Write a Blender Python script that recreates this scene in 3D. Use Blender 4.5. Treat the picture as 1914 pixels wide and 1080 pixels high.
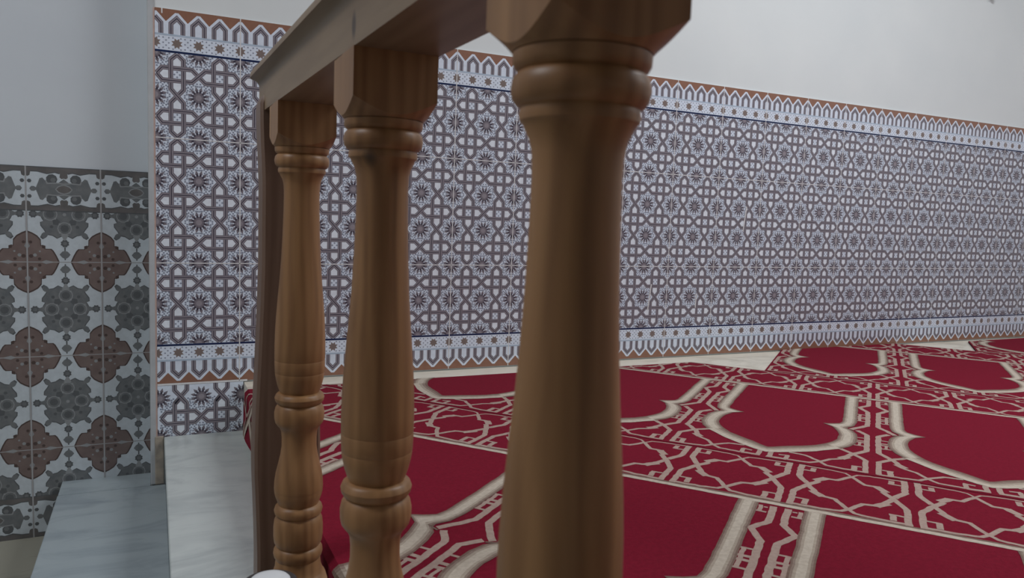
import bpy, bmesh, math, random
from mathutils import Matrix, Vector
random.seed(7)
U = 0.0125            # one drawing unit = 1.25 cm
C = bpy.context.scene.collection
for o in list(bpy.data.objects): bpy.data.objects.remove(o)

# ------------------------------------------------------------------ camera
Rw = [[0.9024895618779816, -0.4291141483804018, 0.03706262755190852],
      [-0.007055743211163725, -0.10076756052124546, -0.9948849758813002],
      [0.430653929726674, 0.8976118016193636, -0.09396939078558113]]
cd = bpy.data.cameras.new('camera'); cam = bpy.data.objects.new('camera', cd); C.objects.link(cam)
cd.sensor_width = 36; cd.lens = 36 * 1402.35 / 1914; cd.clip_start = 0.01
cx, cy, cz = -0.6291 * U, -210.8118 * U, 46.2674 * U
cam.matrix_world = Matrix(((Rw[0][0], -Rw[1][0], -Rw[2][0], cx), (Rw[0][1], -Rw[1][1], -Rw[2][1], cy),
                           (Rw[0][2], -Rw[1][2], -Rw[2][2], cz), (0, 0, 0, 1)))
cd.dof.use_dof = True; cd.dof.focus_distance = 2.6; cd.dof.aperture_fstop = 13
sc = bpy.context.scene; sc.camera = cam
sc.view_settings.view_transform = 'Standard'; sc.view_settings.look = 'None'
sc.view_settings.gamma = 1; sc.view_settings.use_curve_mapping = False
sc.view_settings.exposure = 0.0

# ------------------------------------------------------------------ world and lights
w = bpy.data.worlds.new('world'); sc.world = w; w.use_nodes = True
w.node_tree.nodes['Background'].inputs[0].default_value = (0.75, 0.82, 1.0, 1)
w.node_tree.nodes['Background'].inputs[1].default_value = 0.02
def area(name, loc, size, power, col, target):
    l = bpy.data.lights.new(name, 'AREA'); l.shape = 'RECTANGLE'; l.size = size[0]; l.size_y = size[1]
    l.energy = power; l.color = col
    o = bpy.data.objects.new(name, l); C.objects.link(o); o.location = [v * U for v in loc]
    d = Vector([(t - s) * U for t, s in zip(target, loc)]); o.rotation_euler = d.to_track_quat('-Z', 'Y').to_euler()
    return o
area('hall_lamp', (200, -150, 225), (1.6, 0.6), 56, (0.93, 0.97, 1.0), (200, -100, 0))
area('hall_lamp', (420, -190, 225), (1.6, 0.6), 34, (0.93, 0.97, 1.0), (420, -180, 0))
area('stair_lamp', (-100, -125, 175), (0.6, 0.6), 18.5, (0.97, 0.98, 1.0), (-20, -90, 0))

# ------------------------------------------------------------------ materials
def mat(name, col, rough=0.6, spec=0.4, col2=None, scale=20, bump=0, bscale=200, stretch=None, detail=4, coat=0):
    m = bpy.data.materials.new(name); m.use_nodes = True
    nt = m.node_tree; b = nt.nodes['Principled BSDF']
    b.inputs['Roughness'].default_value = rough; b.inputs['Specular IOR Level'].default_value = spec
    b.inputs['Coat Weight'].default_value = coat; b.inputs['Coat Roughness'].default_value = 0.12
    tc = nt.nodes.new('ShaderNodeNewGeometry'); mp = nt.nodes.new('ShaderNodeMapping')
    nt.links.new(tc.outputs['Position'], mp.inputs['Vector'])
    if stretch: mp.inputs['Scale'].default_value = stretch
    n = nt.nodes.new('ShaderNodeTexNoise'); n.inputs['Scale'].default_value = scale; n.inputs['Detail'].default_value = detail
    nt.links.new(mp.outputs[0], n.inputs['Vector'])
    r = nt.nodes.new('ShaderNodeValToRGB'); r.color_ramp.elements[0].position = 0.35; r.color_ramp.elements[1].position = 0.68
    c2 = col2 or tuple(c * 0.9 for c in col)
    r.color_ramp.elements[0].color = (*c2, 1); r.color_ramp.elements[1].color = (*col, 1)
    nt.links.new(n.outputs['Fac'], r.inputs[0]); nt.links.new(r.outputs[0], b.inputs['Base Color'])
    if bump:
        n2 = nt.nodes.new('ShaderNodeTexNoise'); n2.inputs['Scale'].default_value = bscale; n2.inputs['Detail'].default_value = 3
        nt.links.new(tc.outputs['Position'], n2.inputs['Vector'])
        bp = nt.nodes.new('ShaderNodeBump'); bp.inputs['Strength'].default_value = bump; bp.inputs['Distance'].default_value = 0.002
        nt.links.new(n2.outputs['Fac'], bp.inputs['Height']); nt.links.new(bp.outputs[0], b.inputs['Normal'])
    return m

TG = dict(rough=0.28, spec=0.4, scale=60)
t_white = mat('tile_white', (0.72, 0.785, 0.90), **TG)
t_pod = mat('tile_pale_glaze', (0.80, 0.85, 0.93), **TG)
t_dot = mat('tile_grey_blue', (0.26, 0.29, 0.37), **TG)
t_strap = mat('tile_mauve', (0.20, 0.178, 0.208), **TG)
t_strap2 = mat('tile_mauve_light', (0.30, 0.272, 0.305), **TG)
t_black = mat('tile_ink', (0.045, 0.038, 0.06), **TG)
t_navy = mat('tile_navy', (0.012, 0.025, 0.085), **TG)
t_line = mat('tile_pale_blue', (0.45, 0.54, 0.66), **TG)
t_brown = mat('tile_star_brown', (0.235, 0.185, 0.17), **TG)
t_orange = mat('tile_terracotta', (0.28, 0.14, 0.095), **TG)
t_grout = mat('grout', (0.74, 0.73, 0.74), rough=0.8, scale=90)
TM = [t_white, t_pod, t_dot, t_strap, t_strap2, t_black, t_navy, t_line, t_brown, t_orange, t_grout]
WHITE, POD, DOT, STR, STR2, BLK, NAVY, LINE, BRN, ORG, GRT = range(11)

plaster = mat('white_plaster', (0.70, 0.73, 0.735), rough=0.75, spec=0.25, col2=(0.665, 0.70, 0.71), scale=2.5, bump=0.15, bscale=40)
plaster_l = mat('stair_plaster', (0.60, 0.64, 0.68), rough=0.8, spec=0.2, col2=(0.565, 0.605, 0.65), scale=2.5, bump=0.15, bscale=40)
ceil_m = mat('ceiling_paint', (0.8, 0.8, 0.78), rough=0.9)
mortar = mat('mortar', (0.42, 0.36, 0.29), rough=0.95, col2=(0.28, 0.25, 0.22), scale=30, bump=0.5, bscale=120)
clay = mat('tile_edge_clay', (0.50, 0.36, 0.32), rough=0.8, scale=60)

def marble(name, a, b, rough=0.3):
    m = bpy.data.materials.new(name); m.use_nodes = True; nt = m.node_tree; bs = nt.nodes['Principled BSDF']
    bs.inputs['Roughness'].default_value = rough
    g = nt.nodes.new('ShaderNodeNewGeometry'); mp = nt.nodes.new('ShaderNodeMapping'); mp.inputs['Scale'].default_value = (2.4, 4.6, 4.0)
    mp.inputs['Rotation'].default_value = (0, 0, 0.12)
    nt.links.new(g.outputs['Position'], mp.inputs[0])
    n = nt.nodes.new('ShaderNodeTexNoise'); n.inputs['Scale'].default_value = 1.7; n.inputs['Detail'].default_value = 7
    n.inputs['Distortion'].default_value = 1.1; n.inputs['Roughness'].default_value = 0.6
    nt.links.new(mp.outputs[0], n.inputs['Vector'])
    r = nt.nodes.new('ShaderNodeValToRGB'); e = r.color_ramp.elements
    e[0].position = 0.30; e[0].color = (*b, 1); e[1].position = 0.52; e[1].color = (*a, 1)
    nt.links.new(n.outputs['Fac'], r.inputs[0]); nt.links.new(r.outputs[0], bs.inputs['Base Color'])
    return m
marble_step = marble('grey_marble', (0.58, 0.625, 0.615), (0.42, 0.46, 0.465), 0.32)
marble_low = marble('blue_grey_marble', (0.38, 0.44, 0.47), (0.27, 0.32, 0.36), 0.32)
marble_floor = marble('cream_marble', (0.78, 0.73, 0.63), (0.55, 0.50, 0.41), 0.4)
floor_low = marble('beige_stone', (0.36, 0.35, 0.29), (0.20, 0.20, 0.17), 0.6)

KNOTS = []
def wood(name, a, b, axis='z', knots=()):
    m = bpy.data.materials.new(name); m.use_nodes = True; nt = m.node_tree; bs = nt.nodes['Principled BSDF']
    bs.inputs['Roughness'].default_value = 0.42; bs.inputs['Specular IOR Level'].default_value = 0.35
    g = nt.nodes.new('ShaderNodeNewGeometry'); mp = nt.nodes.new('ShaderNodeMapping')
    mp.inputs['Scale'].default_value = (1, 1, 0.07) if axis == 'z' else (1, 0.07, 1)
    nt.links.new(g.outputs['Position'], mp.inputs[0])
    n = nt.nodes.new('ShaderNodeTexNoise'); n.inputs['Scale'].default_value = 34; n.inputs['Detail'].default_value = 5
    n.inputs['Distortion'].default_value = 0.6
    nt.links.new(mp.outputs[0], n.inputs['Vector'])
    wv = nt.nodes.new('ShaderNodeTexWave'); wv.wave_type = 'BANDS'; wv.bands_direction = 'X'
    wv.inputs['Scale'].default_value = 22; wv.inputs['Distortion'].default_value = 9; wv.inputs['Detail'].default_value = 2
    wv.inputs['Detail Scale'].default_value = 1.2
    mp2 = nt.nodes.new('ShaderNodeMapping'); mp2.inputs['Scale'].default_value = (1, 0.6, 0.10) if axis == 'z' else (0.6, 0.10, 1)
    nt.links.new(g.outputs['Position'], mp2.inputs[0]); nt.links.new(mp2.outputs[0], wv.inputs['Vector'])
    mx = nt.nodes.new('ShaderNodeMath'); mx.operation = 'MULTIPLY_ADD'; mx.inputs[1].default_value = 0.2
    ml = nt.nodes.new('ShaderNodeMath'); ml.operation = 'MULTIPLY'; ml.inputs[1].default_value = 0.9
    nt.links.new(n.outputs['Fac'], ml.inputs[0])
    nt.links.new(wv.outputs['Fac'], mx.inputs[0]); nt.links.new(ml.outputs[0], mx.inputs[2])
    r = nt.nodes.new('ShaderNodeValToRGB'); e = r.color_ramp.elements
    e[0].position = 0.25; e[0].color = (*b, 1); e[1].position = 0.75; e[1].color = (*a, 1)
    nt.links.new(mx.outputs[0], r.inputs[0]); last = r.outputs[0]
    for (kx, ky, kz, kr, sz) in knots:
        sub = nt.nodes.new('ShaderNodeVectorMath'); sub.operation = 'SUBTRACT'; sub.inputs[1].default_value = (kx * U, ky * U, kz * U)
        nt.links.new(g.outputs['Position'], sub.inputs[0])
        sc_ = nt.nodes.new('ShaderNodeVectorMath'); sc_.operation = 'MULTIPLY'; sc_.inputs[1].default_value = (1, 1, sz)
        nt.links.new(sub.outputs[0], sc_.inputs[0])
        ln = nt.nodes.new('ShaderNodeVectorMath'); ln.operation = 'LENGTH'; nt.links.new(sc_.outputs[0], ln.inputs[0])
        mr = nt.nodes.new('ShaderNodeMapRange'); mr.inputs[1].default_value = kr * U * 0.45; mr.inputs[2].default_value = kr * U
        mr.inputs[3].default_value = 0.85; mr.inputs[4].default_value = 0
        nt.links.new(ln.outputs['Value'], mr.inputs[0])
        mix = nt.nodes.new('ShaderNodeMix'); mix.data_type = 'RGBA'
        mix.inputs[7].default_value = (0.035, 0.02, 0.015, 1)
        nt.links.new(mr.outputs[0], mix.inputs[0]); nt.links.new(last, mix.inputs[6]); last = mix.outputs[2]
    nt.links.new(last, bs.inputs['Base Color'])
    bp = nt.nodes.new('ShaderNodeBump'); bp.inputs['Strength'].default_value = 0.12; bp.inputs['Distance'].default_value = 0.001
    nt.links.new(n.outputs['Fac'], bp.inputs['Height']); nt.links.new(bp.outputs[0], bs.inputs['Normal'])
    return m
pine = wood('varnished_pine', (0.35, 0.185, 0.080), (0.175, 0.082, 0.032), 'z', [(13.83, -154.88, 50.07, .85, 0.75)])
pine_rail = wood('rail_pine', (0.245, 0.17, 0.105), (0.155, 0.10, 0.06), 'y', [(12.35, -155.53, 59.66, 0.75, 0.6)])
pine_dark = wood('dark_pine', (0.20, 0.125, 0.09), (0.125, 0.072, 0.05), 'z')

# ------------------------------------------------------------------ helpers
def obj(name, verts, faces, mats, mi=None, parent=None, smooth=False, kind=None, label=None, cat=None, group=None):
    me = bpy.data.meshes.new(name); me.from_pydata(verts, [], faces)
    for m in (mats if isinstance(mats, list) else [mats]): me.materials.append(m)
    if mi: me.polygons.foreach_set('material_index', mi)
    if smooth: me.polygons.foreach_set('use_smooth', [True] * len(me.polygons))
    me.update()
    o = bpy.data.objects.new(name, me); C.objects.link(o)
    if parent: o.parent = parent
    tag(o, kind, label, cat, group); return o
def tag(o, kind=None, label=None, cat=None, group=None):
    if kind: o['kind'] = kind
    if label: o['label'] = label
    if cat: o['category'] = cat
    if group: o['group'] = group
class MB:
    def __init__(s): s.v = []; s.f = []; s.m = []
    def poly(s, pts, m=0):
        k = len(s.v); s.v += pts; s.f.append(tuple(range(k, k + len(pts)))); s.m.append(m)
    def box(s, x0, x1, y0, y1, z0, z1, m=0):
        k = len(s.v); s.v += [(x * U, y * U, z * U) for z in (z0, z1) for x, y in ((x0, y0), (x1, y0), (x1, y1), (x0, y1))]
        s.f += [(k + 3, k + 2, k + 1, k), (k + 4, k + 5, k + 6, k + 7)] + [(k + i, k + (i + 1) % 4, k + 4 + (i + 1) % 4, k + 4 + i) for i in range(4)]
        s.m += [m] * 6
    def build(s, name, mats, **k): return obj(name, s.v, s.f, mats, s.m, **k)
def bevel(o, wd, seg=2):
    b = o.modifiers.new('bevel', 'BEVEL'); b.width = wd; b.segments = seg; b.limit_method = 'ANGLE'; return o
def ribbon(pts, wd):
    """mitred quads along a 2D polyline"""
    n = len(pts); closed = n > 2 and pts[0] == pts[-1]
    L = []; R = []
    for i in range(n):
        a = pts[i - 1] if i > 0 else (pts[-2] if closed else None)
        b = pts[i + 1] if i < n - 1 else (pts[1] if closed else None)
        p = pts[i]; ds = []
        for q, s in ((a, -1), (b, 1)):
            if q is None: continue
            dx, dy = (q[0] - p[0]) * s, (q[1] - p[1]) * s; l = math.hypot(dx, dy) or 1; ds.append((dx / l, dy / l))
        if len(ds) == 1: ds *= 2
        nx, ny = -(ds[0][1] + ds[1][1]), ds[0][0] + ds[1][0]; l = math.hypot(nx, ny) or 1; nx /= l; ny /= l
        c = nx * -ds[0][1] + ny * ds[0][0]; h = wd / 2 / max(c, 0.45)
        L.append((p[0] + nx * h, p[1] + ny * h)); R.append((p[0] - nx * h, p[1] - ny * h))
    return [[R[i], R[i + 1], L[i + 1], L[i]] for i in range(n - 1)]

# ------------------------------------------------------------------ main wall tiles (X along wall, Z up, face towards -Y)
CH = 10.53
EPS = 0.00012
class Face:
    def __init__(s, Y=0.0): s.b = MB(); s.Y = Y
    def p(s, pts, m, lay): s.b.poly([(x * U, s.Y * U - lay * EPS, z * U) for x, z in pts], m)
    def rib(s, pts, wd, m, lay):
        for q in ribbon(pts, wd): s.p(q, m, lay)
    def strap(s, pts, lay, f=None):
        s.rib(pts, 1.14, STR, lay); s.rib(pts, 0.68, STR2, lay + .35); s.rib(pts, 0.22, BLK, lay + .7)
    def disc(s, x, z, r, m, lay, n=10, ph=0, sz=1):
        s.p([(x + r * math.cos(ph + 6.2832 * i / n), z + r * sz * math.sin(ph + 6.2832 * i / n)) for i in range(n)], m, lay)
def star(F, x, z, a0=0, a1=12):
    F.disc(x, z, 1.45, STR, 2, 12, sz=1.05); F.disc(x, z, .75, STR2, 2.3, 8)
    for k in range(12):
        t = math.radians(15 + 30 * k); c, s_ = math.cos(t), math.sin(t)
        def P(r, d): return (x + r * c - d * s_, z + (r * s_ + d * c) * 1.04)
        F.p([P(1.1, 0), P(1.85, -.42), P(2.75, 0), P(1.85, .42)], STR, 2.2)
        F.p([P(1.0, 0), P(1.45, -.23), P(2.0, 0), P(1.45, .23)], BLK, 2.6)
def cell(F, x, z, el, er, et, eb):
    """one knot centred at (x,z); el/er/et/eb: the loop closes at a tile edge on that side"""
    k = 1.053; h = 1.46; s3 = 3.45; tip = 4.72
    def Q(*l): return [(x + a, z + b * k) for a, b in l]
    # pale pods inside the loops
    F.p(Q((-4, 0), (-3.2, .9), (-1.9, .9), (-1.9, -.9), (-3.2, -.9)), POD, 1); F.p(Q((4, 0), (3.2, -.9), (1.9, -.9), (1.9, .9), (3.2, .9)), POD, 1)
    F.p(Q((0, 4), (.9, 3.2), (.9, 1.9), (-.9, 1.9), (-.9, 3.2)), POD, 1); F.p(Q((0, -4), (-.9, -3.2), (-.9, -1.9), (.9, -1.9), (.9, -3.2)), POD, 1)
    for a, b in ((0, .62), (0, -.62), (.62, 0), (-.62, 0)): F.disc(x + a, z + b, .28, DOT, 1, 4)
    for sx in (-1, 1):
        for sz in (-1, 1):
            for a, b in ((2.55, 2.75), (2.4, 3.5), (3.3, 2.55), (3.05, 3.1), (2.2, 4.45), (4.3, 2.3), (2.9, 2.1), (2.15, 2.2), (4.6, 1.75), (1.75, 4.75), (3.75, 2.15), (3.6, 3.0), (2.2, 3.95), (2.95, 3.65), (2.15, 3.0), (4.75, 2.35), (2.75, 4.75)):
                F.disc(x + a * sx, z + b * sz * k, .29, DOT, 1, 4, math.pi / 4)
    # strands: horizontal loop, vertical loop (under layer 3, over layer 5)
    lt = [(-tip, 0), (-s3, h)] if el else [(-5, 0), (-s3, h)]
    lb = [(-tip, 0), (-s3, -h)] if el else [(-5, 0), (-s3, -h)]
    rt = [(s3, h), (tip, 0)] if er else [(s3, h), (5, 0)]
    rb = [(s3, -h), (tip, 0)] if er else [(s3, -h), (5, 0)]
    F.strap(Q(*(lt + rt)), 3); F.strap(Q(*(lb + rb)), 3.12)
    tl = [(-h, s3), (0, tip)] if et else [(-h, s3), (0, 5)]
    tr = [(h, s3), (0, tip)] if et else [(h, s3), (0, 5)]
    bl = [(0, -tip), (-h, -s3)] if eb else [(0, -5), (-h, -s3)]
    br = [(0, -tip), (h, -s3)] if eb else [(0, -5), (h, -s3)]
    F.strap(Q(*(bl + tl)), 4); F.strap(Q(*(br + tr)), 4.12)
    # over pieces: top-right and bottom-left crossings have the horizontal on top
    F.strap(Q((.5, h), (2.4, h)), 5); F.strap(Q((-2.4, -h), (-.5, -h)), 5)
    if not er: F.strap(Q((s3, -h), (6.55, h)), 5)
    if not eb: F.strap(Q((-h, -s3), (h, -6.55)), 5)
def border(F, x0, n, zi, sgn):
    """frieze: zi = inner edge (next to the knots), sgn = -1 downwards, +1 upwards"""
    def Z(d): return zi + sgn * d
    x1 = x0 + n * 20
    def strip(d0, d1, m, lay): F.p([(x0, Z(d0)), (x1, Z(d0)), (x1, Z(d1)), (x0, Z(d1))], m, lay)
    strip(0, .5, NAVY, 7); strip(.5, 4.05, WHITE, 3.2); strip(4.05, 4.5, LINE, 7); strip(4.5, 10.53, WHITE, 3.2)
    for i in range(n * 4 + 1):
        x = x0 + 5 * i
        for k in range(8):
            t = math.radians(22.5 + 45 * k); c, s_ = math.cos(t), math.sin(t)
            P = lambda r, d: (x + r * c - d * s_, Z(2.3) + r * s_ + d * c)
            F.p([P(0, 0), P(.75, -.33), P(1.4, 0), P(.75, .33)], BRN, 4)
        if i == n * 4: continue
        for a, b in ((1.85, 1.05), (3.15, 1.05), (1.85, 2.3), (3.15, 2.3), (1.85, 3.55), (3.15, 3.55), (2.5, 1.68), (2.5, 2.92), (.9, .9), (4.1, .9), (.9, 3.6), (4.1, 3.6)):
            F.disc(x + a, Z(b), .24, DOT, 4, 4)
        # terracotta zig-zag between the points
        F.p([(x + 2.5, Z(7.5)), (x + 4.6, Z(9.75)), (x + 5, Z(9.75)), (x + 5, Z(10.53)), (x, Z(10.53)), (x, Z(9.75)), (x + .4, Z(9.75))], ORG, 4)
    for i in range(n * 4 + 1):
        x = x0 + 5 * i; s = [(x - 1.36, Z(4.5)), (x - 1.36, Z(7.05)), (x, Z(8.45)), (x + 1.36, Z(7.05)), (x + 1.36, Z(4.5))]
        if i == 0: s = s[2:]
        if i == n * 4: s = s[:3]
        F.strap(s, 4)
F = Face(0.0); NT = 24
F.p([(0, -13.8), (21, -13.8), (21, 0), (480, 0), (480, 9 * CH), (0, 9 * CH)], WHITE, 0)
for i in range(2 * NT):
    for j in range(7):
        row = j + 1                                             # rows of knots at height 1..7 cells above the frieze
        z = row * CH + CH / 2
        et = row in (2, 5, 7); eb = row in (1, 3, 6)
        cell(F, 10 * i + 5, z, i % 2 == 0, i % 2 == 1, et, eb)
for i in range(2 * NT + 1):
    for row in range(1, 9): star(F, 10 * i, row * CH)
border(F, 0, NT, CH, -1); border(F, 0, NT, 8 * CH, 1)
# the cut course under the frieze, beside the step
for i in range(2): cell(F, 10 * i + 5 + .5, -9.0, i % 2 == 0, i % 2 == 1, False, True)
for i in range(3):
    star(F, 10 * i + .5, -3.7); star(F, 10 * i + .5, -14.2)
for i in range(2):
    x = 10 * i + 5.5
    F.strap([(x - 1.5, 0.1), (x - 1.46, -1.7), (x + 1.46, -5.2)], 5); F.strap([(x + 1.5, .1), (x + 1.46, -1.7), (x - 1.46, -5.2)], 4)
    F.p([(x - .9, -.3), (x + .9, -.3), (x + .9, -1.6), (x, -2.6), (x - .9, -1.6)], POD, 1)
# grout lines
for i in range(1, NT):
    F.rib([(20 * i, 0), (20 * i, 9 * CH)], .26, GRT, 9)
F.rib([(0, 3 * CH), (480, 3 * CH)], .24, GRT, 9); F.rib([(0, 6 * CH), (480, 6 * CH)], .24, GRT, 9)
F.rib([(0, 0), (22, -.0)], .5, GRT, 9)
F.rib([(1.6, 8 * CH + 9.3), (1.6, 9 * CH)], .3, GRT, 9)
for xs in ((193.6, 192.6, 53.5, 44.5), (153.4, 152.4, 25.5, 16.5), (173, 172.9, 22, 17), (27.5, 27.4, 74, 70.5)):   # chips and white cement smears
    F.rib([(xs[0], xs[2]), (xs[1], xs[3])], .42, GRT, 9.5)
# tile thickness (edges of the slab)
b = F.b
for (xa, za, xb, zb) in ((0, -13.8, 0, 9 * CH), (0, 9 * CH, 480, 9 * CH)):
    b.poly([(xa * U, 0, za * U), (xb * U, 0, zb * U), (xb * U, .6 * U, zb * U), (xa * U, .6 * U, za * U)], GRT)
def clipped(o, planes):
    bm = bmesh.new(); bm.from_mesh(o.data)
    for co, no in planes:
        bmesh.ops.bisect_plane(bm, geom=bm.verts[:] + bm.edges[:] + bm.faces[:], plane_co=[c * U for c in co], plane_no=no, clear_outer=True)
    bm.to_mesh(o.data); bm.free()
dado = b.build('trim_1', TM, kind='structure', label='patterned mauve and white tile dado with terracotta zigzag friezes')
clipped(dado, [((0, 0, 0), (-1, 0, 0)), ((0, 0, -13.9), (0, 0, -1)), ((480, 0, 0), (1, 0, 0))])

# ------------------------------------------------------------------ stair wall tiles
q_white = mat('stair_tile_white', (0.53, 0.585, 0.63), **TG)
q_brown = mat('stair_tile_brown', (0.19, 0.145, 0.135), col2=(0.155, 0.115, 0.108), rough=.3, scale=25)
q_brown2 = mat('stair_tile_dark_brown', (0.085, 0.06, 0.055), **TG)
q_grey = mat('stair_tile_grey', (0.175, 0.185, 0.19), col2=(0.13, 0.14, 0.15), rough=.3, scale=40)
q_grey2 = mat('stair_tile_dark_grey', (0.105, 0.112, 0.12), **TG)
q_light = mat('stair_tile_light', (0.27, 0.285, 0.295), **TG)
q_band = mat('stair_tile_band', (0.15, 0.14, 0.14), col2=(0.11, 0.105, 0.105), rough=.3, scale=30)
QM = [q_white, q_brown, q_brown2, q_grey, q_grey2, q_light, q_band, mat('stair_grout', (0.36, 0.36, 0.37), rough=.8)]
G = Face(10.0); TW, TH = 16.3, 24.05; gx = -12.8; gz = 6.85
def quad4(F, cx_, cz_, quarter, m, lay, rim=None, grow=1.0):
    pts = []
    q = quarter
    pts += [(a, b_) for a, b_ in q]; pts += [(-a, b_) for a, b_ in q[::-1]]
    pts += [(-a, -b_) for a, b_ in q]; pts += [(a, -b_) for a, b_ in q[::-1]]
    P = []
    for a, b_ in pts:
        if not P or (abs(P[-1][0] - a) + abs(P[-1][1] - b_)) > 1e-6: P.append((a, b_))
    if P[0] == P[-1]: P.pop()
    F.p([(cx_ + a * grow, cz_ + b_ * grow) for a, b_ in P], m, lay)
QF = [(6.96, 0), (6.3, 1.64), (5.65, 2.9), (5.2, 3.36), (3.9, 3.36), (3.9, 4.1), (3.26, 4.3), (3.0, 4.2), (2.93, 5.7), (2.17, 6.7), (1.1, 7.4), (0, 7.9)]
MD = [(5.2, 0), (5.2, .5), (4.9, 1.2), (4.6, 1.7), (5.3, 2.0), (5.25, 2.9), (4.5, 4.0), (4.2, 4.6), (4.9, 4.8), (5.35, 5.8), (4.8, 6.3), (4.0, 5.8), (3.7, 5.2), (2.7, 5.4), (1.7, 6.1), (1.1, 5.8), (0, 5.2)]
def quatre(x, z):
    quad4(G, x, z, QF, 2, 2); quad4(G, x, z, QF, 1, 3, grow=.95)
    for sx in (-1, 1):
        for sz in (-1, 1):
            G.disc(x + 1.65 * sx, z + 1.75 * sz, .42, 5, 4, 8); G.disc(x + .8 * sx, z + 1.5 * sz, .5, 2, 3.6, 6); G.disc(x + 2.6 * sx, z + .8 * sz, .4, 2, 3.6, 6)
            G.disc(x + 3.5 * sx, z + 3.8 * sz, .42, 2, 4, 5); G.disc(x + .75 * sx, z + 5 * sz, .4, 2, 3.6, 6); G.disc(x + 2.7 * sx, z + 2.7 * sz, .25, 5, 4, 6)
            G.p([(x, z + sz * 3.2), (x + .6 * sx, z + 4 * sz), (x, z + 5.4 * sz)], 5, 3.8)
        G.p([(x + sx * 2.8, z), (x + 4 * sx, z + .5), (x + 6 * sx, z), (x + 4 * sx, z - .5)], 5, 3.8)
def knob(x, z, dx, dz, m=4):
    G.p([(x + r * math.cos(t), z + r * math.sin(t)) for t, r in [(math.radians(22.5 * k), 1.02 if k % 2 else .8) for k in range(16)]], m, 3)
    G.disc(x, z, .5, 3, 4, 8)
def medal(x, z):
    quad4(G, x, z, MD, 4, 2); quad4(G, x, z, MD, 3, 3, grow=.96)
    for k in range(4):
        t = math.radians(45 + 90 * k); G.disc(x + 2.6 * math.cos(t), z + 2.7 * math.sin(t), .9, 4, 3.5, 5, t); G.disc(x + 4.0 * math.cos(t), z + 4.4 * math.sin(t), .45, 4, 3.5, 5, t)
    for dx, dz in ((3.1, 0), (-3.1, 0), (0, 3.5), (0, -3.5)):
        G.disc(x + dx, z + dz, 1.6, 5, 3.6, 14); G.disc(x + dx, z + dz, 1.38, 3, 3.9, 14); G.disc(x + dx, z + dz, .95, 4, 4.2, 8)
        for k in range(4):
            t = math.radians(45 + 90 * k); G.disc(x + dx + 1.5 * math.cos(t), z + dz + 1.5 * math.sin(t), .27, 5, 4.5, 6)
    G.disc(x, z, .42, 5, 4, 8)
    for s in (-1, 1):
        G.p([(x + s * 4.7, z - .8), (x + s * 6.1, z - .25), (x + s * 6.1, z + .25), (x + s * 4.7, z + .8)], 3, 3.4); knob(x + s * 6.75, z, 0, 0)
        G.p([(x - .9, z + s * 5.0), (x - .25, z + s * 6.4), (x + .25, z + s * 6.4), (x + .9, z + s * 5.0)], 5, 3.4); knob(x, z + s * 7.3, 0, 0)
        G.rib([(x, z + s * 8.2), (x, z + s * 11.5)], .3, 4, 2.5)
        G.p([(x + a, z + s * (10.1 + b_)) for a, b_ in ((-1.2, 0), (-.6, -.75), (0, -.95), (.6, -.75), (1.2, 0), (.7, .7), (0, 1.15), (-.7, .7))], 3, 3)
x0w, x1w, zt, zb = -80, -1.7, 54.7, -40.4
G.p([(x0w, zb), (x1w, zb), (x1w, zt), (x0w, zt)], 0, 0)
for i in range(-4, 2):
    x = gx + i * TW
    for z in (gz + TH, gz, gz - TH): quatre(x, z)
    for z in (gz + TH * 1.5, gz + TH / 2, gz - TH / 2, gz - TH * 1.5): medal(x + TW / 2, z)
def stair_border(zc):
    G.p([(x0w, zc - 5.5), (x1w, zc - 5.5), (x1w, zc + 5.5), (x0w, zc + 5.5)], 0, 6)
    for i in range(-5, 2):
        x = gx + i * TW + TW / 2
        for s in (-1, 1):
            for t in (-1, 1):
                G.p([(x + t * a, zc + s * b_) for a, b_ in ((0, 5.5), (0, 2.75), (.5, 2.6), (.9, 3.0), (.8, 3.9), (1.9, 4.2), (3.6, 3.8), (5.6, 4.3), (7.1, 4.3), (7.3, 3.3), (7.8, 3.0), (8.15, 3.3), (8.15, 5.5))], 6, 7)
                G.rib([(x + t * a, zc + s * b_) for a, b_ in ((.9, 3.9), (1.9, 4.2), (3.6, 3.8), (5.6, 4.3), (7.1, 4.3))], .25, 4, 8)
                G.disc(x + t * 7.4, zc + s * 1.9, .5, 4, 7, 6)
                G.disc(x + t * 2.6, zc + s * 2.5, 1.25, 4, 9, 9); G.disc(x + t * 2.3, zc + s * 2.3, .6, 3, 9.5, 6)
                G.rib([(x, zc + s * 1.35), (x + t * 1.5, zc + s * 1.55), (x + t * 3.6, zc + s * 1.4), (x + t * 3.9, zc + s * 2.2)], .3, 5, 10)
        quad4(G, x, zc, [(7.4, 0), (7.0, .6), (6.4, .6), (6.0, .3), (5.6, 1.4), (5.2, 2.6), (4.6, 2.8), (4.1, 2.2), (3.4, 1.7), (1.3, 1.5), (.5, 2.2), (0, 2.6)], 3, 8)
        quad4(G, x, zc, [(1.9, 0), (1.3, .8), (.6, 1.1), (0, 1.2)], 5, 9.2)
        quad4(G, x, zc, [(1.65, 0), (1.1, .6), (.5, .85), (0, .95)], 6, 9.6)
    for s in (-1, 1): G.rib([(x0w, zc + s * 5.4), (x1w, zc + s * 5.4)], .22, 4, 8.5)
stair_border(49.2); stair_border(-35.0)
for i in range(-4, 2): G.rib([(gx + i * TW, zb), (gx + i * TW, zt)], .34, 7, 11)
for z in (gz + TH, gz, gz - TH): G.rib([(x0w, z), (x1w, z)], .2, 7, 5)
so = G.b.build('trim_2', QM, kind='structure', label='grey and brown quatrefoil tile dado of the stair wall')
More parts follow.
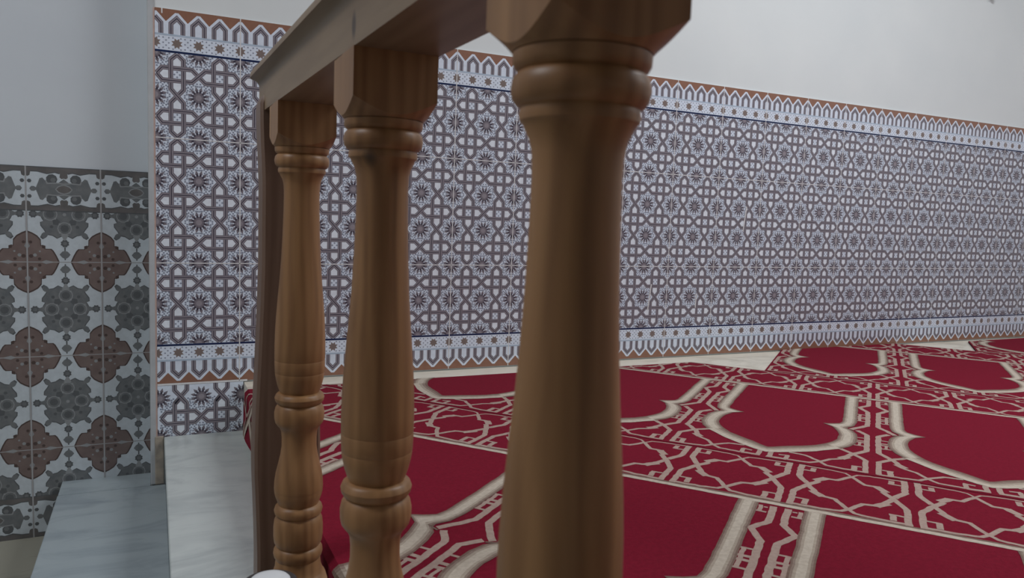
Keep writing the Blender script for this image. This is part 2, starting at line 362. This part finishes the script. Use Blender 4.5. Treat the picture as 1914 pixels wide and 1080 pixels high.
clipped(so, [((x1w, 0, 0), (1, 0, 0)), ((x0w, 0, 0), (-1, 0, 0)), ((0, 0, zt), (0, 0, 1)), ((0, 0, zb), (0, 0, -1))])

# ------------------------------------------------------------------ room shell
def struct(name, boxes, m):
    k = MB()
    for bx_ in boxes: k.box(*bx_)
    return k.build(name, m, kind='structure')
bevel(struct('wall_back', [(-1.7, 500, .5, 14, -41, 245)], plaster), .004, 3)
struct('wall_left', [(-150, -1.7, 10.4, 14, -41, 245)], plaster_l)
struct('wall_far_left', [(-156, -150, -460, 14, -41, 245)], plaster).name = 'wall_left'
struct('wall_right', [(500, 506, -460, 14, -1, 245)], plaster)
struct('wall_front', [(-156, 506, -466, -460, -41, 245)], plaster)
struct('ceiling', [(-156, 506, -466, 14, 245, 251)], ceil_m)
struct('floor', [(21.2, 500, -460, .5, -14, -.55)], marble_floor)
struct('floor', [(-150, 21.3, -460, 10.4, -46, -40.4)], floor_low)
k = MB(); k.box(-1.75, -.3, -.15, .5, -26.4, 245, 0); k.box(-.62, .0, -.12, .55, -13.8, 9 * CH, 1); k.box(-.7, 1.4, -.35, .5, -26.4, -13.6, 2)
bevel(k.build('trim_3', [mat('corner_plaster', (0.46, 0.48, 0.50), rough=.8), clay, mortar], kind='structure'), .003, 2)
# stairs
def step(z, xa, xb, y1, m, label):
    t = bpy.data.objects.new('marble_step', None); C.objects.link(t); t.location = (xa * U, 0, z * U)
    tag(t, None, label, 'step')
    k = MB(); k.box(0, xb - xa, -400, y1, -1.6, 0)
    bevel(k.build('tread', m, parent=t), .004, 3)
    k = MB(); k.box(.9, xb - xa, -400, y1, -12.6 if z > -20 else -14, -1.6)
    k.build('riser', m, parent=t)
step(-13.8, 1.45, 21.2, 0.0, marble_step, 'pale marble step directly beside the wooden balusters, upper of the two')
step(-26.4, -22.7, 1.9, -.4, marble_low, 'blue-grey marble step below the brown-flowered tiles, lower of the two')
k = MB(); k.box(-22.5, -1.8, -.4, 10, -40, -26.4); k.build('trim_4', marble_low, kind='structure')

# ------------------------------------------------------------------ prayer carpets
def pile(name, a, b):
    m = mat(name, a, rough=1.0, spec=0.05, col2=b, scale=120, bump=0.6, bscale=900, stretch=(1, 1, 1))
    m.node_tree.nodes['Principled BSDF'].inputs['Sheen Weight'].default_value = 0.03
    return m
c_red = pile('crimson_pile', (0.215, 0.0075, 0.026), (0.178, 0.006, 0.021))
c_cream = pile('cream_pile', (0.60, 0.525, 0.44), (0.51, 0.435, 0.36))
c_mid = pile('beige_pile', (0.46, 0.385, 0.315), (0.39, 0.32, 0.26))
c_taupe = pile('taupe_pile', (0.23, 0.155, 0.125), (0.19, 0.12, 0.10))
c_pink = pile('pinkish_beige_pile', (0.46, 0.345, 0.295), (0.40, 0.285, 0.245))
c_edge = pile('carpet_edge', (0.07, 0.012, 0.016), (0.05, 0.01, 0.012))
c_mid2 = pile('light_taupe_pile', (0.31, 0.235, 0.195), (0.26, 0.19, 0.155))
CM = [c_red, c_cream, c_mid, c_taupe, c_pink, c_edge, c_mid2]
RED, CRM, MIDC, TAU, PNK, EDG, MD2 = range(7)
ang = math.radians(-51.3); ux, uy = math.cos(ang), math.sin(ang); OX, OY = 93.5, -121.5
NICHE = [((3.6, 0), (6.95, 0)), ((3.6, -12), (6.85, -12)), ((3.45, -22), (6.7, -22)), ((3.5, -30), (6.75, -30.3)), ((4.1, -33.5), (7.2, -32.3)),
         ((5.3, -35.6), (8.8, -33.5)), ((5.3, -36.6), (10.9, -34.5)), ((4.1, -38.3), (8.6, -36.6)), ((3.3, -41), (7.5, -39.8)), ((3.0, -45), (6.9, -43.4)),
         ((3.2, -48.7), (7.1, -47.5)), ((4.3, -52.5), (8.0, -50.3)), ((6.0, -55.2), (9.2, -52.8)), ((8.1, -57.4), (11.1, -55.4)),
         ((10.7, -60.2), (13.7, -57.6)), ((13.4, -62.4), (16.6, -59.7)), ((17.6, -65.3), (19.2, -62)), ((20, -66.4), (20, -62.5))]
RIBS = [([(1.15, -.6), (1.15, -8), (3.3, -11.7), (1.2, -16.2), (1.15, -31), (4.6, -36.6)], 1.15),
        ([(1.9, -1.6), (2.6, -1.6)], .5), ([(1.9, -3.9), (3.8, -3.9)], .6), ([(3.1, -1), (3.1, -4)], .7),
        ([(1.5, -19.8), (3.8, -19.8)], .55), ([(1.5, -22.6), (3.8, -22.6)], .8), ([(1.5, -24.1), (3.8, -24.1)], .8), ([(1.5, -26.9), (3.8, -26.9)], .6), ([(3.0, -19.6), (3.0, -27)], .7),
        ([(3.3, -36.9), (1.15, -40), (1.15, -54), (3.9, -58.2), (5.0, -61.3)], 1.15), ([(4.4, -60.6), (5.9, -62.6)], 1.7),
        ([(5.6, -62.8), (7.7, -64.3), (9.5, -67.2), (11.2, -68.9), (15.5, -69.3)], .8),
        ([(1.5, -43.4), (3.2, -43.4)], .55), ([(1.5, -46), (3.2, -46)], .8), ([(1.5, -47.4), (3.2, -47.4)], .8), ([(1.5, -50.2), (3.8, -50.2)], .6), ([(2.6, -47), (2.6, -50.3)], .6),
        ([(6.4, -54.9), (3.7, -57.6), (1.2, -61.3), (1.2, -69.8)], 1.05),
        ([(.9, -69.5), (5, -69.5), (8.1, -69.0), (9.9, -66.7), (12.4, -64.3), (15.5, -63.9)], .8),
        ([(1.8, -66.4), (3.7, -66.4)], .6), ([(3.2, -66.4), (3.2, -69.3)], 1.1),
        ([(15.4, -66.4), (17.4, -66.9)], .6), ([(15.7, -66.4), (15.7, -69.2)], .9), ([(15.5, -69.3), (18.9, -69.3), (18.9, -65.8)], 1.0)]
BAND = [([(1.1, 25.9), (1.1, 18.6), (2.9, 14.8)], 1.15), ([(1.05, 1.6), (1.05, 9.6), (3, 14), (4.7, 17.0)], 1.1), ([(4.1, 17.2), (5.8, 19.6)], 1.5),
        ([(5.4, 19.5), (7.7, 19.5), (9.9, 22.9)], .85), ([(10.1, 22.9), (8.9, 24.7), (7, 25.2), (1.1, 25.5)], .5),
        ([(2.9, 14.2), (4.5, 10.9)], 1.1), ([(3.9, 11.2), (5.9, 8.7)], 1.5), ([(5.4, 9.1), (7.8, 8.6), (9.9, 4.8)], .9), ([(10.1, 4.8), (8.9, 3.2), (6, 2.7), (1.1, 2.6)], .8),
        ([(1.1, 5.9), (3.8, 5.9)], .6), ([(3.3, 5.9), (3.3, 3.2)], 1.0), ([(1.5, 22.6), (3.8, 22.6)], .6), ([(3.3, 22.6), (3.3, 24.6)], 1.0)]
CE = 0.0003
def densify(pts, st):
    out = [pts[0]]
    for p, q in zip(pts, pts[1:]):
        n = max(1, int(math.dist(p, q) / st))
        out += [(p[0] + (q[0] - p[0]) * i / n, p[1] + (q[1] - p[1]) * i / n) for i in range(1, n + 1)]
    return out
def carpet(row, phase, amin, amax, planes, label, leftedge=None):
    """row: index of the roll; phase: position of one column seam along the roll"""
    b0 = row * 97.0; rnd = random.Random(row + 11)
    mb = MB()
    def W(a, b_, lay, z=None):
        a, b_ = a, b_ + b0
        return ((OX + ux * a - uy * b_) * U, (OY + uy * a + ux * b_) * U, .1 * U + lay * CE if z is None else z * U)
    def P(pts, m, lay): mb.poly([W(x, y, lay) for x, y in pts], m)
    lo, hi = -70.55, 26.15
    n = int((amax - amin) / 4) + 1
    st = [amin + (amax - amin) * i / n for i in range(n + 1)]
    for s0, s1 in zip(st, st[1:]): P([(s0, lo), (s1, lo), (s1, hi), (s0, hi)], RED, 0)
    def jit(pts, j=.09):
        return [(x + rnd.uniform(-j, j), y + rnd.uniform(-j, j)) for x, y in pts]
    def rib(pts, wd, m, lay, mx, off, step=.9):
        d = [(off + mx * x, y) for x, y in densify(pts, step)]
        d = d if mx == 1 else d[::-1]
        for qd in ribbon(jit(d), wd): P(qd, m, lay)
    # white line along the roll with its beige shade
    ln = [(a, 0.75) for a in [amin + i * 1.2 for i in range(int((amax - amin) / 1.2) + 1)]]
    for qd in ribbon(jit(ln, .07), 1.25): P(qd, CRM, 2)
    for qd in ribbon(jit([(a, 1.75) for a, _ in ln], .07), .7): P(qd, TAU, 1.8)
    i0 = int(math.floor((amin - phase) / 40)) - 1; i1 = int(math.ceil((amax - phase) / 40)) + 1
    for i in range(i0, i1):
        for mx, off in ((1, phase + 40 * i), (-1, phase + 40 * (i + 1))):
            prev = None
            for k in range(len(NICHE) - 1):
                (o0, n0), (o1, n1) = NICHE[k], NICHE[k + 1]
                nn = max(1, int(math.dist(n0, n1) / 1.4))
                for t in range(nn):
                    t0, t1 = t / nn, (t + 1) / nn
                    def lp(p, q, t): return (p[0] + (q[0] - p[0]) * t, p[1] + (q[1] - p[1]) * t)
                    A0 = prev[0] if prev else lp(o0, o1, t0); B0 = prev[1] if prev else lp(n0, n1, t0)
                    A1, B1 = lp(o0, o1, t1), lp(n0, n1, t1)
                    A1 = (A1[0] + rnd.uniform(-.09, .09), A1[1]) if k < len(NICHE) - 2 else A1
                    B1 = (B1[0] + rnd.uniform(-.09, .09), B1[1]) if k < len(NICHE) - 2 else B1
                    prev = (A1, B1)
                    cuts = [0, .1, .2, .33, .7, .82, .91, 1]; ms = [TAU, MD2, MIDC, CRM, MIDC, MD2, TAU]
                    if k >= 12: cuts = [0, .4, .62, .82, 1]; ms = [CRM, MIDC, MD2, TAU]
                    for (c0, c1, m) in zip(cuts, cuts[1:], ms):
                        qd = [lp(A0, B0, c0), lp(A0, B0, c1), lp(A1, B1, c1), lp(A1, B1, c0)]
                        qd = [(off + mx * x, y) for x, y in qd]
                        P(qd if mx == -1 else qd[::-1], m, 3)
            for ri, (pts, wd) in enumerate(RIBS): rib(pts, wd, PNK, 1 + ri * .035 + (.017 if mx < 0 else 0), mx, off)
            rib([(4.0, -37.4), (6.3, -36.4)], .35, TAU, 3.5, mx, off)
    i0 = int(math.floor((amin - phase) / 20)) - 1; i1 = int(math.ceil((amax - phase) / 20)) + 1
    for i in range(i0, i1):
        for mx, off in ((1, phase + 20 * i), (-1, phase + 20 * (i + 1))):
            for ri, (pts, wd) in enumerate(BAND): rib(pts, wd, PNK, 1 + ri * .035 + (.017 if mx < 0 else 0), mx, off)
    # thickness
    bm = bmesh.new()
    me = bpy.data.meshes.new('prayer_carpet'); me.from_pydata(mb.v, [], mb.f)
    for m in CM: me.materials.append(m)
    me.polygons.foreach_set('material_index', mb.m)
    bm.from_mesh(me)
    bmesh.ops.remove_doubles(bm, verts=bm.verts, dist=1e-6)
    def cut(co, no, clear=True):
        bmesh.ops.bisect_plane(bm, geom=bm.verts[:] + bm.edges[:] + bm.faces[:], plane_co=[c * U for c in co], plane_no=no, clear_outer=clear)
    A = Vector((ux, uy, 0)); Bv = Vector((-uy, ux, 0)); o = Vector((OX, OY, 0))
    cut(o + A * amin, -A); cut(o + A * amax, A)
    for co, no in planes: cut(co, no)
    cut((496, 0, 0), (1, 0, 0)); cut((0, -330, 0), (0, -1, 0))
    cut((21.0, 0, 0), (1, 0, 0), False); cut((19.6, 0, 0), (1, 0, 0), False); cut((8.6, 0, 0), (-1, 0, 0))
    # the left edge folds down over the riser
    for v in bm.verts:
        x = v.co.x / U
        if x < 21.0:
            lay = v.co.z - .1 * U; d = 21.0 - x
            wob = .45 * math.sin(v.co.y / U * .16 + 1) * min(1, d / 9)
            if d < 1.4: v.co.z = (.1 - .9 * (d / 1.4) ** 2) * U + lay * .7; v.co.x = (21.0 - .62 * d) * U
            else: v.co.z = (-.8 - (d - 1.4)) * U; v.co.x = (20.13 + wob) * U - lay
    rim = [e for e in bm.edges if e.is_boundary]
    # side skirt of the base sheet only
    base = {f for f in bm.faces if f.material_index == RED and f.calc_area() > 0}
    for e in rim:
        if not e.link_faces or e.link_faces[0] not in base: continue
        a, b_ = e.verts
        if min(a.co.x, b_.co.x) < 20.7 * U: continue
        c = bm.verts.new((b_.co.x, b_.co.y, -.55 * U)); d = bm.verts.new((a.co.x, a.co.y, -.55 * U))
        try: bm.faces.new((a, b_, c, d)).material_index = EDG
        except ValueError: pass
    bm.to_mesh(me); bm.free()
    ob = bpy.data.objects.new('prayer_carpet', me); C.objects.link(ob)
    tag(ob, None, label, 'carpet', 'red prayer carpet rolls laid side by side')
    return ob
WALLCUT = ((0, -11.5, 0), (0.0, 1, 0))
carpet(-2, 0, -60, 260, [], 'red prayer carpet roll nearest the camera, at the bottom of the picture')
carpet(-1, 20, -110, 260, [WALLCUT], 'red prayer carpet roll whose niches show between the wooden balusters')
carpet(0, 0, -150, 260, [WALLCUT], 'red prayer carpet roll crossing the middle of the floor, second from the bottom right')
carpet(1, 13.5, -150, 300, [WALLCUT], 'red prayer carpet roll with niche tops against the marble strip, third from the bottom right')
carpet(2, 21.5, -18.5, 330, [((250, -.3, 0), (0, 1, 0))], 'red prayer carpet roll with a cut end near the tiled wall, fourth from the front')
carpet(3, 50.5, 50.5, 330, [((250, -4, 0), (0, 1, 0))], 'red prayer carpet roll farthest away at the right edge, its end by the wall')

# ------------------------------------------------------------------ balustrade
bal = bpy.data.objects.new('wooden_balustrade', None); C.objects.link(bal)
bal.location = (15 * U, -121 * U, -13.8 * U)
tag(bal, None, 'varnished pine balustrade with turned balusters running beside the marble step', 'balustrade')
def rx(Y): return 14.97 - (Y + 120.85) * .0215
OB = Vector((15, -121, -13.8))
PROF = [(53.43, 2.95), (53.36, 3.05), (52.94, 3.03), (52.73, 2.91), (52.59, 2.74), (52.53, 2.83), (52.32, 3.0), (51.87, 3.08), (51.42, 3.0), (51.17, 2.8), (51.09, 2.62), (51.01, 2.64), (50.76, 2.68), (50.52, 2.64), (50.39, 2.5), (50.15, 2.39), (49.74, 2.18), (49.16, 2.05), (48.1, 2.0), (46.05, 2.03), (43.18, 2.12), (40.31, 2.26), (38.26, 2.4), (36.21, 2.58), (33.75, 2.77), (31.86, 2.87), (30.22, 2.91), (28.79, 2.91), (28.66, 2.87), (28.54, 2.91), (27.27, 2.86), (27.15, 2.81), (27.02, 2.84), (26.37, 2.73), (25.71, 2.58), (25.14, 2.39), (24.77, 2.25), (24.71, 2.5), (24.52, 2.72), (24.15, 2.87), (23.79, 2.8), (23.5, 2.62), (23.38, 2.44), (23.25, 2.58), (22.92, 2.77), (22.35, 2.89), (21.61, 2.87), (21.12, 2.76), (20.75, 2.5), (20.51, 2.28), (20.05, 2.09), (19.23, 2.01), (18.17, 2.02), (17.18, 2.16), (16.2, 2.38), (15.05, 2.66), (14.07, 2.8), (13.17, 2.85), (12.84, 2.83), (12.72, 2.79), (12.59, 2.81), (12.02, 2.67), (11.44, 2.46), (11.12, 2.35), (11.03, 2.5), (10.79, 2.72), (10.38, 2.84), (9.97, 2.74), (9.74, 2.5), (9.56, 2.62), (9.15, 2.8), (8.33, 2.89), (7.18, 2.89), (6.44, 2.8), (6.03, 2.58), (5.91, 2.5), (5.79, 2.67), (5.46, 2.84), (5.05, 2.89), (4.64, 2.79), (4.27, 2.58), (4.15, 2.62), (3.33, 2.71), (2.59, 2.95)]
def turned(name, X, Y, parent):
    N = 96; v = []; f = []
    H = 3.22; rings = []
    def sq(t):
        return H / max(abs(math.cos(t)), abs(math.sin(t)))
    cor = H * math.sqrt(2)
    def block(z_end, z_neck, z_cor, r0):
        # square block whose end is turned down to radius r0: the arris is where the cone meets the flat faces
        out = [[(sq(2 * math.pi * i / N), z_end) for i in range(N)]]
        for u in (1, .66, .33, 0):
            ring_ = []
            for i in range(N):
                rs = sq(2 * math.pi * i / N); r = r0 + (rs - r0) * u
                ring_.append((r, z_neck + (z_cor - z_neck) * ((r - r0) / (cor - r0)) ** .85))
            out.append(ring_)
        return out
    rings += block(58.2, 53.42, 54.72, 3.06)
    for z, r in PROF: rings.append([(r, z)] * N)
    rings += block(-13.8, 2.5, 1.2, 3.0)[::-1]
    for ring_ in rings:
        for i, (r, z) in enumerate(ring_):
            t = 2 * math.pi * i / N
            v.append(((X + r * math.cos(t) - OB[0]) * U, (Y + r * math.sin(t) - OB[1]) * U, (z - OB[2]) * U))
    for k in range(len(rings) - 1):
        for i in range(N):
            j = (i + 1) % N; f.append((k * N + j, k * N + i, (k + 1) * N + i, (k + 1) * N + j))
    f.append(tuple(range(N))); f.append(tuple(range(len(v) - N, len(v)))[::-1])
    o = obj(name, v, f, pine, parent=parent, smooth=True)
    nf = (len(rings) - 1) * N
    me = o.data; me.set_sharp_from_angle(angle=math.radians(32))
    return o
for Y in (-181.77, -152.66, -120.85): turned('baluster', rx(Y), Y, bal)
# newel post: square section with soft swelling profile
PY = -111.91; PX = rx(PY); v = []; f = []; n = 0
NP = [(62.61, 2.13), (61.3, 2.54), (60.48, 2.95), (59.66, 3.44), (59.0, 3.65), (56.71, 3.61), (54.25, 3.53), (51.79, 3.4), (49.33, 3.32), (46.05, 3.32), (39.49, 3.32), (34.57, 3.44), (29.65, 3.61), (24.73, 3.81), (19.81, 4.02), (15.71, 4.1), (12.43, 4.06), (8.33, 3.89), (5.05, 3.77), (1.77, 3.69), (-13.8, 3.69)]
for z, h in NP:
    c = .35; hy = min(h, 2.3)
    for a, b_ in ((-h + c, -hy), (h - c, -hy), (h, -hy + c), (h, hy - c), (h - c, hy), (-h + c, hy), (-h, hy - c), (-h, -hy + c)):
        v.append(((PX + a - OB[0]) * U, (PY + b_ - OB[1]) * U, (z - OB[2]) * U))
for k in range(len(NP) - 1):
    for i in range(8):
        j = (i + 1) % 8; f.append((k * 8 + j, k * 8 + i, (k + 1) * 8 + i, (k + 1) * 8 + j))
f.append(tuple(range(8))); f.append(tuple(range(len(v) - 8, len(v)))[::-1])
post = obj('newel_post', v, f, pine_dark, parent=bal, smooth=True); post.data.set_sharp_from_angle(angle=math.radians(30))
post['label'] = 'darker square newel post at the far end'
# handrail extruded along the row
RP = [(3.22, 58.2), (3.22, 61.38), (3.28, 61.75), (3.46, 62.08), (3.77, 62.33), (4.1, 62.46), (4.35, 62.53), (4.35, 63.02), (4.22, 63.27), (3.77, 63.47), (1.64, 63.84), (0.0, 64.01)]
RP = [(.0, 58.2)] + RP; ring = [(-a, z) for a, z in RP[1:-1]][::-1]
ring = RP + ring
v = []; f = []; stations = [-236 + i * 5 for i in range(24)] + [-114, -110.2, -109.5, -109.2]
for k, Y in enumerate(stations):
    s = 1.0 if k < len(stations) - 2 else (0.985 if k == len(stations) - 2 else .95)
    for a, z in ring: v.append(((rx(Y) + a * s - OB[0]) * U, (Y - OB[1]) * U, ((z - 61) * (1 if s == 1 else s) + 61 - OB[2]) * U))
M = len(ring)
for k in range(len(stations) - 1):
    for i in range(M):
        j = (i + 1) % M; f.append((k * M + i, k * M + j, (k + 1) * M + j, (k + 1) * M + i))
f.append(tuple(range(M))[::-1]); f.append(tuple(range(len(v) - M, len(v))))
rail = obj('handrail', v, f, pine_rail, parent=bal, smooth=True); rail.data.set_sharp_from_angle(angle=math.radians(35))

# ------------------------------------------------------------------ small things
def lathe(prof, N=40, c=(0, 0, 0)):
    v = []; f = []
    for z, r in prof:
        for i in range(N):
            t = 2 * math.pi * i / N; v.append(((c[0] + r * math.cos(t)) * U, (c[1] + r * math.sin(t)) * U, (c[2] + z) * U))
    for k in range(len(prof) - 1):
        for i in range(N):
            j = (i + 1) % N; f.append((k * N + i, k * N + j, (k + 1) * N + j, (k + 1) * N + i))
    f.append(tuple(range(N))[::-1]); f.append(tuple(range(len(v) - N, len(v))))
    return v, f
dark_pl = mat('dark_plastic', (0.05, 0.045, 0.045), rough=.5); white_pl = mat('white_plastic', (0.75, 0.77, 0.80), rough=.35)
tub = bpy.data.objects.new('canister', None); C.objects.link(tub); tub.location = (10.22 * U, -131.59 * U, -13.8 * U)
tag(tub, None, 'dark round canister with a white domed lid on the marble step by the balusters', 'canister')
v, f = lathe([(0, 2.4), (.2, 2.7), (16, 2.75), (19.2, 2.85), (20.2, 2.9), (20.8, 2.8), (21.0, 2.4)]); obj('body', v, f, dark_pl, parent=tub, smooth=True)
v, f = lathe([(20.6, 2.2), (20.9, 2.2), (21.2, 1.9), (21.35, 1.2), (21.4, .3)]); obj('lid', v, f, white_pl, parent=tub, smooth=True)
fx = bpy.data.objects.new('wall_bracket', None); C.objects.link(fx); fx.location = (321 * U, .5 * U, 149 * U)
tag(fx, None, 'small pale bracket fixed high on the white wall at the upper right', 'bracket')
k = MB(); k.box(-2.4, 2.4, -.9, 0, -1.5, 9); bevel(k.build('backplate', white_pl, parent=fx), .004, 3)
k = MB(); k.box(-1, .9, -2.6, -.8, -3.1, 4); bevel(k.build('arm', white_pl, parent=fx), .006, 3)
